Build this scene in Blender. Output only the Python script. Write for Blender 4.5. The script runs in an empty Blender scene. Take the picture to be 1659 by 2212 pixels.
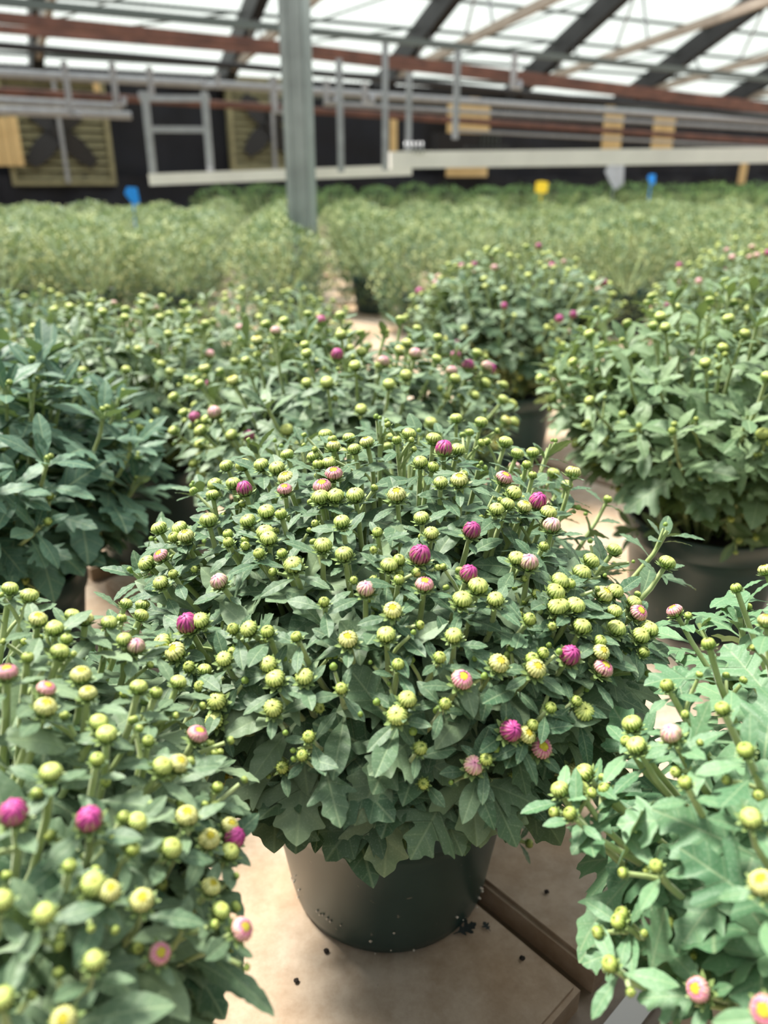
import bpy, bmesh, math, random
import numpy as np
from mathutils import Vector, Matrix, Quaternion
from mathutils.bvhtree import BVHTree

S = bpy.context.scene
COL = S.collection
RNG = random.Random(11)
PI = math.pi

# ------------------------------------------------------------------ camera
F_PX, IMG_W, IMG_H, HORIZON = 1660.0, 1659, 2212, 385
CAM_H = 0.58
PITCH = math.atan((IMG_H / 2 - HORIZON) / F_PX)
cd = bpy.data.cameras.new('camera')
cam = bpy.data.objects.new('camera', cd)
COL.objects.link(cam)
cd.sensor_fit = 'VERTICAL'
cd.sensor_height = 24.0
cd.sensor_width = 24.0
cd.lens = 24.0 * F_PX / IMG_H
cam.location = (0, 0, CAM_H)
cam.rotation_euler = (PI / 2 - PITCH, 0, 0)
cd.clip_start, cd.clip_end = 0.02, 200
cd.dof.use_dof = True
cd.dof.focus_distance = 0.48
cd.dof.aperture_fstop = cd.lens / 4.7
S.camera = cam

# ------------------------------------------------------------------ daylight
w = bpy.data.worlds.new('overcast_sky')
S.world = w
w.use_nodes = True
nt = w.node_tree
bg = nt.nodes['Background']
tc = nt.nodes.new('ShaderNodeTexCoord')
sep = nt.nodes.new('ShaderNodeSeparateXYZ')
ramp = nt.nodes.new('ShaderNodeValToRGB')
ramp.color_ramp.elements[0].position = 0.42
ramp.color_ramp.elements[0].color = (0.80, 0.80, 0.76, 1)
ramp.color_ramp.elements[1].position = 0.75
ramp.color_ramp.elements[1].color = (0.93, 0.97, 1.0, 1)
mr = nt.nodes.new('ShaderNodeMath'); mr.operation = 'MULTIPLY_ADD'
mr.inputs[1].default_value = 0.5; mr.inputs[2].default_value = 0.5
nt.links.new(tc.outputs['Generated'], sep.inputs[0])
nt.links.new(sep.outputs['Z'], mr.inputs[0])
nt.links.new(mr.outputs[0], ramp.inputs[0])
nt.links.new(ramp.outputs[0], bg.inputs['Color'])
bg.inputs['Strength'].default_value = 0.66

sd = bpy.data.lights.new('sun', 'SUN')
sd.energy = 5.0
sd.angle = math.radians(14)
sd.color = (1.0, 0.95, 0.86)
sun = bpy.data.objects.new('sun', sd)
COL.objects.link(sun)
SUN_DIR = Vector((-0.42, 0.30, 0.86)).normalized()
sun.rotation_euler = SUN_DIR.to_track_quat('Z', 'Y').to_euler()

S.view_settings.view_transform = 'Standard'
S.view_settings.look = 'None'
S.view_settings.gamma = 1.0
S.view_settings.use_curve_mapping = False
S.view_settings.exposure = 1.0

# ------------------------------------------------------------------ helpers
CF = Vector((0, math.cos(PITCH), -math.sin(PITCH)))
CU = Vector((0, math.sin(PITCH), math.cos(PITCH)))
CR = Vector((1, 0, 0))
EYE = Vector((0, 0, CAM_H))


def ray(px, py):
    return CF + CR * ((px - 829.5) / F_PX) + CU * ((1106 - py) / F_PX)


def at_z(px, py, z):
    return EYE + ray(px, py) * z


def at_h(px, py, h):
    r = ray(px, py)
    return EYE + r * ((h - CAM_H) / r.z)


def mesh(name, verts, faces, mats=(), smooth=True, uv=None, mat_idx=None):
    me = bpy.data.meshes.new(name)
    me.from_pydata([tuple(v) for v in verts], [], faces)
    for m in mats:
        me.materials.append(m)
    if mat_idx is not None:
        me.polygons.foreach_set('material_index', mat_idx)
    if smooth:
        me.polygons.foreach_set('use_smooth', [True] * len(me.polygons))
    if uv is not None:
        l = me.uv_layers.new(name='UVMap')
        vi = np.empty(len(me.loops), dtype=np.int32)
        me.loops.foreach_get('vertex_index', vi)
        l.data.foreach_set('uv', np.asarray(uv, dtype=np.float32)[vi].ravel())
    me.update()
    return me


def obj(name, me, parent=None, loc=None, kind=None, label=None):
    o = bpy.data.objects.new(name, me)
    COL.objects.link(o)
    if parent is not None:
        o.parent = parent
    if loc is not None:
        o.location = loc
    if kind:
        o['kind'] = kind
    if label:
        o['label'] = label
    return o


def tag(o, label, cat, group=None):
    o['label'] = label
    o['category'] = cat
    if group:
        o['group'] = group
    return o


def thing(name, label, cat, loc=(0, 0, 0), rz=0.0, group=None):
    o = bpy.data.objects.new(name, None)
    COL.objects.link(o)
    o.empty_display_size = 0.05
    o.location = loc
    o.rotation_euler = (0, 0, rz)
    return tag(o, label, cat, group)


def structure(o):
    o['kind'] = 'structure'
    return o


class MB:
    """collects boxes, tubes and lathes into one mesh"""

    def __init__(self):
        self.v, self.f, self.m = [], [], []

    def add(self, vs, fs, mi=0):
        b = len(self.v)
        self.v += [Vector(x) for x in vs]
        self.f += [tuple(b + i for i in f) for f in fs]
        self.m += [mi] * len(fs)

    def box(self, x0, x1, y0, y1, z0, z1, M=None, mi=0):
        vs = [Vector((x, y, z)) for z in (z0, z1) for y in (y0, y1) for x in (x0, x1)]
        if M is not None:
            vs = [M @ v for v in vs]
        self.add(vs, [(0, 2, 3, 1), (4, 5, 7, 6), (0, 1, 5, 4), (2, 6, 7, 3), (0, 4, 6, 2), (1, 3, 7, 5)], mi)

    def beam(self, a, b, wd, ht, mi=0, up=Vector((0, 0, 1))):
        a, b = Vector(a), Vector(b)
        d = (b - a).normalized()
        s = d.cross(up)
        if s.length < 1e-4:
            s = d.cross(Vector((0, 1, 0)))
        s.normalize()
        u = s.cross(d)
        vs = []
        for p in (a, b):
            for x, y in ((-1, -1), (1, -1), (1, 1), (-1, 1)):
                vs.append(p + s * (x * wd / 2) + u * (y * ht / 2))
        self.add(vs, [(0, 1, 2, 3), (7, 6, 5, 4), (0, 4, 5, 1), (1, 5, 6, 2), (2, 6, 7, 3), (3, 7, 4, 0)], mi)

    def tube(self, pts, rads, n=6, mi=0, cap=True):
        pts = [Vector(p) for p in pts]
        k = len(pts)
        if not hasattr(rads, '__len__'):
            rads = [rads] * k
        prev = None
        vs = []
        for i in range(k):
            t = (pts[min(i + 1, k - 1)] - pts[max(i - 1, 0)])
            t = t.normalized() if t.length > 1e-9 else Vector((0, 0, 1))
            if prev is None:
                s = t.cross(Vector((0.31, 0.2, 0.93)))
                if s.length < 1e-3:
                    s = t.cross(Vector((1, 0, 0)))
            else:
                s = prev - t * prev.dot(t)
            s.normalize()
            prev = s
            u = t.cross(s)
            for j in range(n):
                a = 2 * PI * j / n
                vs.append(pts[i] + (s * math.cos(a) + u * math.sin(a)) * rads[i])
        fs = []
        for i in range(k - 1):
            for j in range(n):
                j2 = (j + 1) % n
                fs.append((i * n + j, i * n + j2, (i + 1) * n + j2, (i + 1) * n + j))
        if cap:
            fs.append(tuple(range(n - 1, -1, -1)))
            fs.append(tuple((k - 1) * n + j for j in range(n)))
        self.add(vs, fs, mi)

    def lathe(self, prof, n=32, mi=0, close=False):
        vs, fs = [], []
        for r, z in prof:
            for j in range(n):
                a = 2 * PI * j / n
                vs.append(Vector((r * math.cos(a), r * math.sin(a), z)))
        for i in range(len(prof) - 1):
            for j in range(n):
                j2 = (j + 1) % n
                fs.append((i * n + j, i * n + j2, (i + 1) * n + j2, (i + 1) * n + j))
        self.add(vs, fs, mi)

    def mesh(self, name, mats, smooth=False):
        return mesh(name, self.v, self.f, mats, smooth, None, self.m)


# ------------------------------------------------------------------ materials
def new_mat(name):
    m = bpy.data.materials.new(name)
    m.use_nodes = True
    n = m.node_tree
    b = n.nodes['Principled BSDF']
    return m, n, b


def simple(name, col, rough=0.6, metal=0.0, noise=0.0, scale=8.0, col2=None, bump=0.0, spec=0.5):
    m, n, b = new_mat(name)
    b.inputs['Roughness'].default_value = rough
    b.inputs['Metallic'].default_value = metal
    b.inputs['Specular IOR Level'].default_value = spec
    if noise or col2:
        t = n.nodes.new('ShaderNodeTexCoord')
        nz = n.nodes.new('ShaderNodeTexNoise')
        nz.inputs['Scale'].default_value = scale
        nz.inputs['Detail'].default_value = 5
        r = n.nodes.new('ShaderNodeValToRGB')
        c2 = col2 or tuple(c * (1 - noise) for c in col)
        r.color_ramp.elements[0].position = 0.3
        r.color_ramp.elements[1].position = 0.7
        r.color_ramp.elements[0].color = (*c2, 1)
        r.color_ramp.elements[1].color = (*col, 1)
        n.links.new(t.outputs['Object'], nz.inputs['Vector'])
        n.links.new(nz.outputs['Fac'], r.inputs[0])
        n.links.new(r.outputs[0], b.inputs['Base Color'])
        if bump:
            bp = n.nodes.new('ShaderNodeBump')
            bp.inputs['Strength'].default_value = bump
            bp.inputs['Distance'].default_value = 0.002
            n.links.new(nz.outputs['Fac'], bp.inputs['Height'])
            n.links.new(bp.outputs[0], b.inputs['Normal'])
    else:
        b.inputs['Base Color'].default_value = (*col, 1)
    return m


def leaf_material(name, dark, light, under, vein=(0.27, 0.36, 0.20)):
    m, n, b = new_mat(name)
    L = n.links.new
    oi = n.nodes.new('ShaderNodeObjectInfo')
    tcn = n.nodes.new('ShaderNodeTexCoord')
    geo = n.nodes.new('ShaderNodeNewGeometry')
    nz = n.nodes.new('ShaderNodeTexNoise')
    nz.inputs['Scale'].default_value = 23.0
    nz.inputs['Detail'].default_value = 3.0
    L(geo.outputs['Position'], nz.inputs['Vector'])
    ad = n.nodes.new('ShaderNodeMath'); ad.operation = 'ADD'
    L(nz.outputs['Fac'], ad.inputs[0]); L(oi.outputs['Random'], ad.inputs[1])
    ml = n.nodes.new('ShaderNodeMath'); ml.operation = 'MULTIPLY'; ml.inputs[1].default_value = 0.5
    L(ad.outputs[0], ml.inputs[0])
    r = n.nodes.new('ShaderNodeValToRGB')
    r.color_ramp.elements[0].position = 0.2
    r.color_ramp.elements[1].position = 0.8
    r.color_ramp.elements[0].color = (*dark, 1)
    r.color_ramp.elements[1].color = (*light, 1)
    L(ml.outputs[0], r.inputs[0])
    # midrib and side veins from the leaf's own UV
    sp = n.nodes.new('ShaderNodeSeparateXYZ')
    L(tcn.outputs['UV'], sp.inputs[0])
    ax = n.nodes.new('ShaderNodeMath'); ax.operation = 'ABSOLUTE'
    L(sp.outputs['X'], ax.inputs[0])
    rib = n.nodes.new('ShaderNodeMapRange')
    rib.inputs['From Min'].default_value = 0.004; rib.inputs['From Max'].default_value = 0.016
    rib.inputs['To Min'].default_value = 0.55; rib.inputs['To Max'].default_value = 0.0
    L(ax.outputs[0], rib.inputs['Value'])
    sv = n.nodes.new('ShaderNodeMath'); sv.operation = 'MULTIPLY_ADD'; sv.inputs[1].default_value = -0.75
    L(ax.outputs[0], sv.inputs[0]); L(sp.outputs['Y'], sv.inputs[2])
    sw = n.nodes.new('ShaderNodeMath'); sw.operation = 'MULTIPLY'; sw.inputs[1].default_value = 7.0
    L(sv.outputs[0], sw.inputs[0])
    fr = n.nodes.new('ShaderNodeMath'); fr.operation = 'PINGPONG'; fr.inputs[1].default_value = 0.5
    L(sw.outputs[0], fr.inputs[0])
    svr = n.nodes.new('ShaderNodeMapRange')
    svr.inputs['From Min'].default_value = 0.0; svr.inputs['From Max'].default_value = 0.09
    svr.inputs['To Min'].default_value = 0.30; svr.inputs['To Max'].default_value = 0.0
    L(fr.outputs[0], svr.inputs['Value'])
    mx = n.nodes.new('ShaderNodeMath'); mx.operation = 'MAXIMUM'
    L(rib.outputs[0], mx.inputs[0]); L(svr.outputs[0], mx.inputs[1])
    mixv = n.nodes.new('ShaderNodeMixRGB')
    mixv.inputs[2].default_value = (*vein, 1)
    L(mx.outputs[0], mixv.inputs[0]); L(r.outputs[0], mixv.inputs[1])
    # fine pale hairs
    hz = n.nodes.new('ShaderNodeTexNoise')
    hz.inputs['Scale'].default_value = 900.0
    hz.inputs['Detail'].default_value = 2.0
    L(geo.outputs['Position'], hz.inputs['Vector'])
    hr = n.nodes.new('ShaderNodeMapRange')
    hr.inputs['From Min'].default_value = 0.55; hr.inputs['From Max'].default_value = 0.75
    hr.inputs['To Min'].default_value = 0.0; hr.inputs['To Max'].default_value = 0.26
    L(hz.outputs['Fac'], hr.inputs['Value'])
    mixh = n.nodes.new('ShaderNodeMixRGB')
    mixh.inputs[2].default_value = (0.42, 0.50, 0.38, 1)
    L(hr.outputs[0], mixh.inputs[0]); L(mixv.outputs[0], mixh.inputs[1])
    mixb = n.nodes.new('ShaderNodeMixRGB')
    mixb.inputs[2].default_value = (*under, 1)
    L(geo.outputs['Backfacing'], mixb.inputs[0]); L(mixh.outputs[0], mixb.inputs[1])
    L(mixb.outputs[0], b.inputs['Base Color'])
    b.inputs['Roughness'].default_value = 0.52
    b.inputs['Specular IOR Level'].default_value = 0.35
    b.inputs['Sheen Weight'].default_value = 0.16
    b.inputs['Sheen Roughness'].default_value = 0.45
    b.inputs['Sheen Tint'].default_value = (0.85, 0.95, 0.85, 1)
    bp = n.nodes.new('ShaderNodeBump')
    bp.inputs['Strength'].default_value = 0.35
    bp.inputs['Distance'].default_value = 0.0006
    hb = n.nodes.new('ShaderNodeTexNoise')
    hb.inputs['Scale'].default_value = 260.0
    L(geo.outputs['Position'], hb.inputs['Vector'])
    L(hb.outputs['Fac'], bp.inputs['Height'])
    L(bp.outputs[0], b.inputs['Normal'])
    tr = n.nodes.new('ShaderNodeBsdfTranslucent')
    tm = n.nodes.new('ShaderNodeMixRGB'); tm.blend_type = 'MULTIPLY'; tm.inputs[0].default_value = 1.0
    tm.inputs[2].default_value = (0.9, 1.0, 0.35, 1)
    L(mixb.outputs[0], tm.inputs[1]); L(tm.outputs[0], tr.inputs['Color'])
    ms = n.nodes.new('ShaderNodeMixShader'); ms.inputs[0].default_value = 0.15
    L(b.outputs[0], ms.inputs[1]); L(tr.outputs[0], ms.inputs[2])
    L(ms.outputs[0], n.nodes['Material Output'].inputs['Surface'])
    return m


def petal_material(name, base, mid, tip, groove, rough=0.5):
    """UV.y runs from a petal's foot to its tip, UV.x across it (0 at the crest)."""
    m, n, b = new_mat(name)
    L = n.links.new
    t = n.nodes.new('ShaderNodeTexCoord')
    sp = n.nodes.new('ShaderNodeSeparateXYZ')
    L(t.outputs['UV'], sp.inputs[0])
    oi = n.nodes.new('ShaderNodeObjectInfo')
    r = n.nodes.new('ShaderNodeValToRGB')
    e = r.color_ramp.elements
    e[0].position, e[1].position = 0.08, 0.92
    e[0].color, e[1].color = (*base, 1), (*tip, 1)
    x = r.color_ramp.elements.new(0.5); x.color = (*mid, 1)
    L(sp.outputs['Y'], r.inputs[0])
    ax = n.nodes.new('ShaderNodeMath'); ax.operation = 'ABSOLUTE'
    L(sp.outputs['X'], ax.inputs[0])
    g = n.nodes.new('ShaderNodeMapRange')
    g.inputs['From Min'].default_value = 0.45; g.inputs['From Max'].default_value = 1.0
    g.inputs['To Max'].default_value = 0.85
    L(ax.outputs[0], g.inputs['Value'])
    mx = n.nodes.new('ShaderNodeMixRGB')
    mx.inputs[2].default_value = (*groove, 1)
    L(g.outputs[0], mx.inputs[0]); L(r.outputs[0], mx.inputs[1])
    hs = n.nodes.new('ShaderNodeHueSaturation')
    va = n.nodes.new('ShaderNodeMapRange')
    va.inputs['To Min'].default_value = 0.85; va.inputs['To Max'].default_value = 1.12
    L(oi.outputs['Random'], va.inputs['Value']); L(va.outputs[0], hs.inputs['Value'])
    L(mx.outputs[0], hs.inputs['Color'])
    L(hs.outputs[0], b.inputs['Base Color'])
    b.inputs['Roughness'].default_value = rough
    b.inputs['Subsurface Weight'].default_value = 0.0
    return m


def stem_material():
    m, n, b = new_mat('stem_green')
    L = n.links.new
    geo = n.nodes.new('ShaderNodeNewGeometry')
    nz = n.nodes.new('ShaderNodeTexNoise'); nz.inputs['Scale'].default_value = 60
    L(geo.outputs['Position'], nz.inputs['Vector'])
    r = n.nodes.new('ShaderNodeValToRGB')
    r.color_ramp.elements[0].position = 0.3; r.color_ramp.elements[1].position = 0.7
    r.color_ramp.elements[0].color = (0.27, 0.36, 0.11, 1)
    r.color_ramp.elements[1].color = (0.43, 0.52, 0.23, 1)
    L(nz.outputs['Fac'], r.inputs[0]); L(r.outputs[0], b.inputs['Base Color'])
    b.inputs['Roughness'].default_value = 0.55
    b.inputs['Sheen Weight'].default_value = 0.3
    return m


LEAF = leaf_material('leaf_grey_green', (0.042, 0.108, 0.052), (0.215, 0.300, 0.170), (0.155, 0.205, 0.115))
LEAF_DARK = leaf_material('leaf_dark_green', (0.030, 0.095, 0.056), (0.115, 0.220, 0.140), (0.20, 0.28, 0.19))
LEAF_LIGHT = leaf_material('leaf_light_green', (0.060, 0.155, 0.070), (0.180, 0.320, 0.165), (0.25, 0.33, 0.19))
LEAF_OLIVE = leaf_material('leaf_olive_green', (0.085, 0.165, 0.075), (0.190, 0.280, 0.135), (0.23, 0.29, 0.16))
STEM = stem_material()
SEPAL = simple('sepal_green', (0.27, 0.38, 0.13), 0.55, noise=0.3, scale=200)
PETALS = {
    's': petal_material('petal_green', (0.17, 0.26, 0.045), (0.33, 0.42, 0.09), (0.46, 0.52, 0.13), (0.15, 0.24, 0.03)),
    'c': petal_material('petal_lime', (0.20, 0.30, 0.05), (0.47, 0.55, 0.165), (0.58, 0.61, 0.15), (0.17, 0.27, 0.03)),
    'd': petal_material('petal_cream', (0.28, 0.36, 0.07), (0.60, 0.61, 0.25), (0.66, 0.62, 0.22), (0.28, 0.33, 0.06)),
    'p': petal_material('petal_rose', (0.34, 0.38, 0.11), (0.66, 0.38, 0.34), (0.62, 0.15, 0.30), (0.42, 0.09, 0.17)),
    'k': petal_material('petal_pale_pink', (0.34, 0.40, 0.11), (0.66, 0.46, 0.36), (0.60, 0.22, 0.36), (0.44, 0.20, 0.22)),
    'm': petal_material('petal_magenta', (0.34, 0.30, 0.12), (0.44, 0.050, 0.22), (0.46, 0.055, 0.26), (0.16, 0.006, 0.07)),
}


def disc_material():
    m, n, b = new_mat('flower_disc_yellow')
    L = n.links.new
    t = n.nodes.new('ShaderNodeTexCoord')
    v = n.nodes.new('ShaderNodeTexVoronoi'); v.inputs['Scale'].default_value = 1300
    L(t.outputs['Object'], v.inputs['Vector'])
    r = n.nodes.new('ShaderNodeValToRGB')
    r.color_ramp.elements[0].color = (0.88, 0.78, 0.07, 1)
    r.color_ramp.elements[1].color = (0.62, 0.50, 0.03, 1)
    L(v.outputs['Distance'], r.inputs[0]); L(r.outputs[0], b.inputs['Base Color'])
    bp = n.nodes.new('ShaderNodeBump'); bp.invert = True
    bp.inputs['Strength'].default_value = 0.7; bp.inputs['Distance'].default_value = 0.0004
    L(v.outputs['Distance'], bp.inputs['Height']); L(bp.outputs[0], b.inputs['Normal'])
    b.inputs['Roughness'].default_value = 0.6
    return m


DISC = disc_material()


def concrete(name, a, bcol, c, rough=0.7):
    m, n, b = new_mat(name)
    L = n.links.new
    geo = n.nodes.new('ShaderNodeNewGeometry')
    n1 = n.nodes.new('ShaderNodeTexNoise'); n1.inputs['Scale'].default_value = 4.5; n1.inputs['Detail'].default_value = 4
    n2 = n.nodes.new('ShaderNodeTexNoise'); n2.inputs['Scale'].default_value = 38; n2.inputs['Detail'].default_value = 8
    n2.inputs['Roughness'].default_value = 0.7
    n3 = n.nodes.new('ShaderNodeTexVoronoi'); n3.inputs['Scale'].default_value = 95
    for x in (n1, n2, n3):
        L(geo.outputs['Position'], x.inputs['Vector'])
    r1 = n.nodes.new('ShaderNodeValToRGB')
    e = r1.color_ramp.elements
    e[0].position, e[1].position = 0.36, 0.64
    e[0].color, e[1].color = (*a, 1), (*bcol, 1)
    L(n1.outputs['Fac'], r1.inputs[0])
    r2 = n.nodes.new('ShaderNodeValToRGB')
    r2.color_ramp.elements[0].position = 0.34; r2.color_ramp.elements[1].position = 0.62
    r2.color_ramp.elements[0].color = (*c, 1); r2.color_ramp.elements[1].color = (1, 1, 1, 1)
    L(n2.outputs['Fac'], r2.inputs[0])
    mu = n.nodes.new('ShaderNodeMixRGB'); mu.blend_type = 'MULTIPLY'; mu.inputs[0].default_value = 0.75
    L(r1.outputs[0], mu.inputs[1]); L(r2.outputs[0], mu.inputs[2])
    # sparse dark specks
    sp = n.nodes.new('ShaderNodeMapRange')
    sp.inputs['From Min'].default_value = 0.06; sp.inputs['From Max'].default_value = 0.14
    sp.inputs['To Min'].default_value = 0.45; sp.inputs['To Max'].default_value = 0.0
    L(n3.outputs['Distance'], sp.inputs['Value'])
    gate = n.nodes.new('ShaderNodeMath'); gate.operation = 'GREATER_THAN'; gate.inputs[1].default_value = 0.60
    L(n2.outputs['Fac'], gate.inputs[0])
    gm = n.nodes.new('ShaderNodeMath'); gm.operation = 'MULTIPLY'
    L(sp.outputs[0], gm.inputs[0]); L(gate.outputs[0], gm.inputs[1])
    md = n.nodes.new('ShaderNodeMixRGB'); md.inputs[2].default_value = (0.12, 0.09, 0.06, 1)
    L(gm.outputs[0], md.inputs[0]); L(mu.outputs[0], md.inputs[1])
    L(md.outputs[0], b.inputs['Base Color'])
    rr = n.nodes.new('ShaderNodeMapRange')
    rr.inputs['To Min'].default_value = rough - 0.22; rr.inputs['To Max'].default_value = rough + 0.12
    L(n1.outputs['Fac'], rr.inputs['Value']); L(rr.outputs[0], b.inputs['Roughness'])
    bp = n.nodes.new('ShaderNodeBump'); bp.inputs['Strength'].default_value = 0.35; bp.inputs['Distance'].default_value = 0.0015
    L(n2.outputs['Fac'], bp.inputs['Height']); L(bp.outputs[0], b.inputs['Normal'])
    return m


SLAB = concrete('concrete_slab', (0.44, 0.305, 0.190), (0.50, 0.43, 0.35), (0.66, 0.59, 0.51))
CHANNEL = concrete('concrete_channel', (0.22, 0.165, 0.11), (0.30, 0.24, 0.18), (0.6, 0.55, 0.5), 0.5)


def pot_material():
    m, n, b = new_mat('pot_dark_green_plastic')
    L = n.links.new
    geo = n.nodes.new('ShaderNodeTexCoord')
    nz = n.nodes.new('ShaderNodeTexNoise'); nz.inputs['Scale'].default_value = 14; nz.inputs['Detail'].default_value = 6
    L(geo.outputs['Object'], nz.inputs['Vector'])
    r = n.nodes.new('ShaderNodeValToRGB')
    r.color_ramp.elements[0].position = 0.3; r.color_ramp.elements[1].position = 0.75
    r.color_ramp.elements[0].color = (0.006, 0.034, 0.032, 1)
    r.color_ramp.elements[1].color = (0.020, 0.060, 0.050, 1)
    L(nz.outputs['Fac'], r.inputs[0])
    # dusty splash marks low on the wall
    v = n.nodes.new('ShaderNodeTexNoise'); v.inputs['Scale'].default_value = 120; v.inputs['Detail'].default_value = 3
    L(geo.outputs['Object'], v.inputs['Vector'])
    mr_ = n.nodes.new('ShaderNodeMapRange')
    mr_.inputs['From Min'].default_value = 0.70; mr_.inputs['From Max'].default_value = 0.78
    L(v.outputs['Fac'], mr_.inputs['Value'])
    mx = n.nodes.new('ShaderNodeMixRGB'); mx.inputs[2].default_value = (0.28, 0.26, 0.21, 1)
    L(mr_.outputs[0], mx.inputs[0]); L(r.outputs[0], mx.inputs[1])
    L(mx.outputs[0], b.inputs['Base Color'])
    b.inputs['Roughness'].default_value = 0.33
    b.inputs['Specular IOR Level'].default_value = 0.75
    return m


POT = pot_material()
SOIL = simple('potting_soil', (0.022, 0.014, 0.009), 0.95, noise=0.6, scale=120, bump=0.8)
PERLITE = simple('perlite', (0.62, 0.56, 0.47), 0.9)

# ------------------------------------------------------------------ building frame (u runs along the far wall, n towards it)
HEAD = math.radians(-26.5)
NV = Vector((math.sin(HEAD), math.cos(HEAD), 0))
UV_ = Vector((math.cos(HEAD), -math.sin(HEAD), 0))
DN = 14.0


def B(u, n, z):
    return UV_ * u + NV * n + Vector((0, 0, z))


def at_n(px, py, n):
    r = ray(px, py)
    return EYE + r * (n / r.dot(NV))


# ---- floor: slabs over a darker channel bed
GA = math.radians(43)
A_AX = Vector((math.cos(GA), math.sin(GA), 0))
B_AX = Vector((-math.sin(GA), math.cos(GA), 0))
fl = MB()
fl.box(-9, 26, -1.5, 32, -0.10, -0.028)
floor = structure(obj('floor', fl.mesh('floor', [CHANNEL])))
SL_A, SL_B, GAP_A, GAP_B = 0.95, 0.95, 0.020, 0.055


def slab_mesh():
    bm = bmesh.new()
    bmesh.ops.create_cube(bm, size=1)
    bmesh.ops.scale(bm, vec=(SL_A - GAP_A, SL_B - GAP_B, 0.05), verts=bm.verts)
    bmesh.ops.translate(bm, vec=(0, 0, -0.025), verts=bm.verts)
    ed = [e for e in bm.edges if all(v.co.z > -0.01 for v in e.verts)]
    bmesh.ops.bevel(bm, geom=ed, offset=0.004, segments=2, affect='EDGES')
    me = bpy.data.meshes.new('slab')
    bm.to_mesh(me); bm.free()
    me.materials.append(SLAB)
    return me


SLAB_ME = slab_mesh()
A0, B0 = 0.388 + GAP_A / 2, 0.19 - GAP_B / 2
for i in range(-7, 8):
    for j in range(-7, 8):
        c = A_AX * (A0 + (i - 0.5) * SL_A) + B_AX * (B0 + (j + 0.5) * SL_B)
        if -0.9 < c.y < 6.2 and abs(c.x) < 0.9 + 0.62 * max(c.y, 0.2):
            o = obj('slab', SLAB_ME, floor, c + Vector((0, 0, RNG.uniform(-0.0012, 0))))
            o.rotation_euler = (0, 0, GA)
far = MB()
far.box(-9, 26, 6.3, 32, -0.028, -0.004)
obj('paving', far.mesh('paving', [SLAB]), floor)
# white strip stands for the water's reflection in the front right channel
dl = MB()
WET = simple('white_water_reflection', (0.62, 0.60, 0.56), 0.22)
p0 = A_AX * 0.10 + B_AX * (B0 - 0.004); p1 = A_AX * 1.6 + B_AX * (B0 - 0.004)
dl.beam(p0 + Vector((0, 0, -0.0255)), p1 + Vector((0, 0, -0.0255)), 0.020, 0.005)
tag(obj('reflection_strip', dl.mesh('reflection_strip', [WET])), 'flat white strip for the water reflection in the floor channel at the front right', 'reflection')

# ---- far wall of black shade cloth
CLOTH = simple('black_shade_cloth', (0.004, 0.0055, 0.014), 0.65, noise=0.5, scale=3.0)
EAVE = 2.08


def cloth_wall(name, u0, u1, n, z0, z1, amp, nu, nz_, seed):
    rr = random.Random(seed)
    ph = [rr.uniform(0, 6.28) for _ in range(6)]
    vs, fs = [], []
    for k in range(nz_ + 1):
        z = z0 + (z1 - z0) * k / nz_
        for i in range(nu + 1):
            u = u0 + (u1 - u0) * i / nu
            d = amp * (math.sin(u * 5.1 + ph[0] + z) + 0.6 * math.sin(u * 11.7 + ph[1] - 2 * z) + 0.4 * math.sin(z * 6 + u * 2 + ph[2]))
            vs.append(B(u, n + d, z))
    for k in range(nz_):
        for i in range(nu):
            a = k * (nu + 1) + i
            fs.append((a, a + 1, a + nu + 2, a + nu + 1))
    return mesh(name, vs, fs, [CLOTH])


WALL = structure(obj('wall_back', cloth_wall('wall_back', -7, 34, DN, -0.03, EAVE - 0.02, 0.035, 260, 14, 3)))
obj('curtain_skirt', cloth_wall('curtain_skirt', -7, 34, DN - 0.22, 0.0, 0.62, 0.06, 260, 6, 8), WALL)

structure(obj('wall_front_unseen', cloth_wall('wall_front_unseen', -7, 34, -3.2, -0.03, 3.0, 0.03, 120, 6, 5)))  # unseen wall behind the camera, added to block low sky light
_wl = structure(obj('wall_left_unseen', cloth_wall('wall_left_unseen', -3.2, DN, 0, -0.03, 3.0, 0.03, 90, 6, 6)))  # out of view too, added to keep low light off the foliage
_wl.rotation_euler = (0, 0, PI / 2)
_wl.location = B(-6.2, 0, 0)

# ---- roof: corrugated translucent sheets on dark rafters
GLAZ, gn, gb = new_mat('translucent_corrugated_sheet')
tl = gn.nodes.new('ShaderNodeBsdfTranslucent'); tl.inputs['Color'].default_value = (0.33, 0.365, 0.355, 1)
tp = gn.nodes.new('ShaderNodeBsdfTransparent'); tp.inputs['Color'].default_value = (0.95, 0.98, 0.97, 1)
mxs = gn.nodes.new('ShaderNodeMixShader'); mxs.inputs[0].default_value = 0.30
gn.links.new(tl.outputs[0], mxs.inputs[1]); gn.links.new(tp.outputs[0], mxs.inputs[2])
gn.links.new(mxs.outputs[0], gn.nodes['Material Output'].inputs['Surface'])
STEEL_DARK = simple('dark_steel', (0.012, 0.011, 0.014), 0.55, noise=0.4, scale=6)
STEEL_GREEN = simple('grey_green_steel', (0.10, 0.125, 0.12), 0.5)
RUST = simple('rusty_steel', (0.21, 0.095, 0.070), 0.75, col2=(0.10, 0.050, 0.042), scale=5)
GALV = simple('galvanised_steel', (0.40, 0.41, 0.43), 0.45, 0.35, noise=0.25, scale=14)
TIMBER = simple('pale_timber', (0.46, 0.39, 0.33), 0.7, col2=(0.35, 0.29, 0.24), scale=7)
WHITE_PAINT = simple('white_painted_aluminium', (0.93, 0.87, 0.82), 0.4, noise=0.15, scale=4)

SLOPE = math.tan(math.radians(23))
RIDGE_N = 9.6


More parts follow.
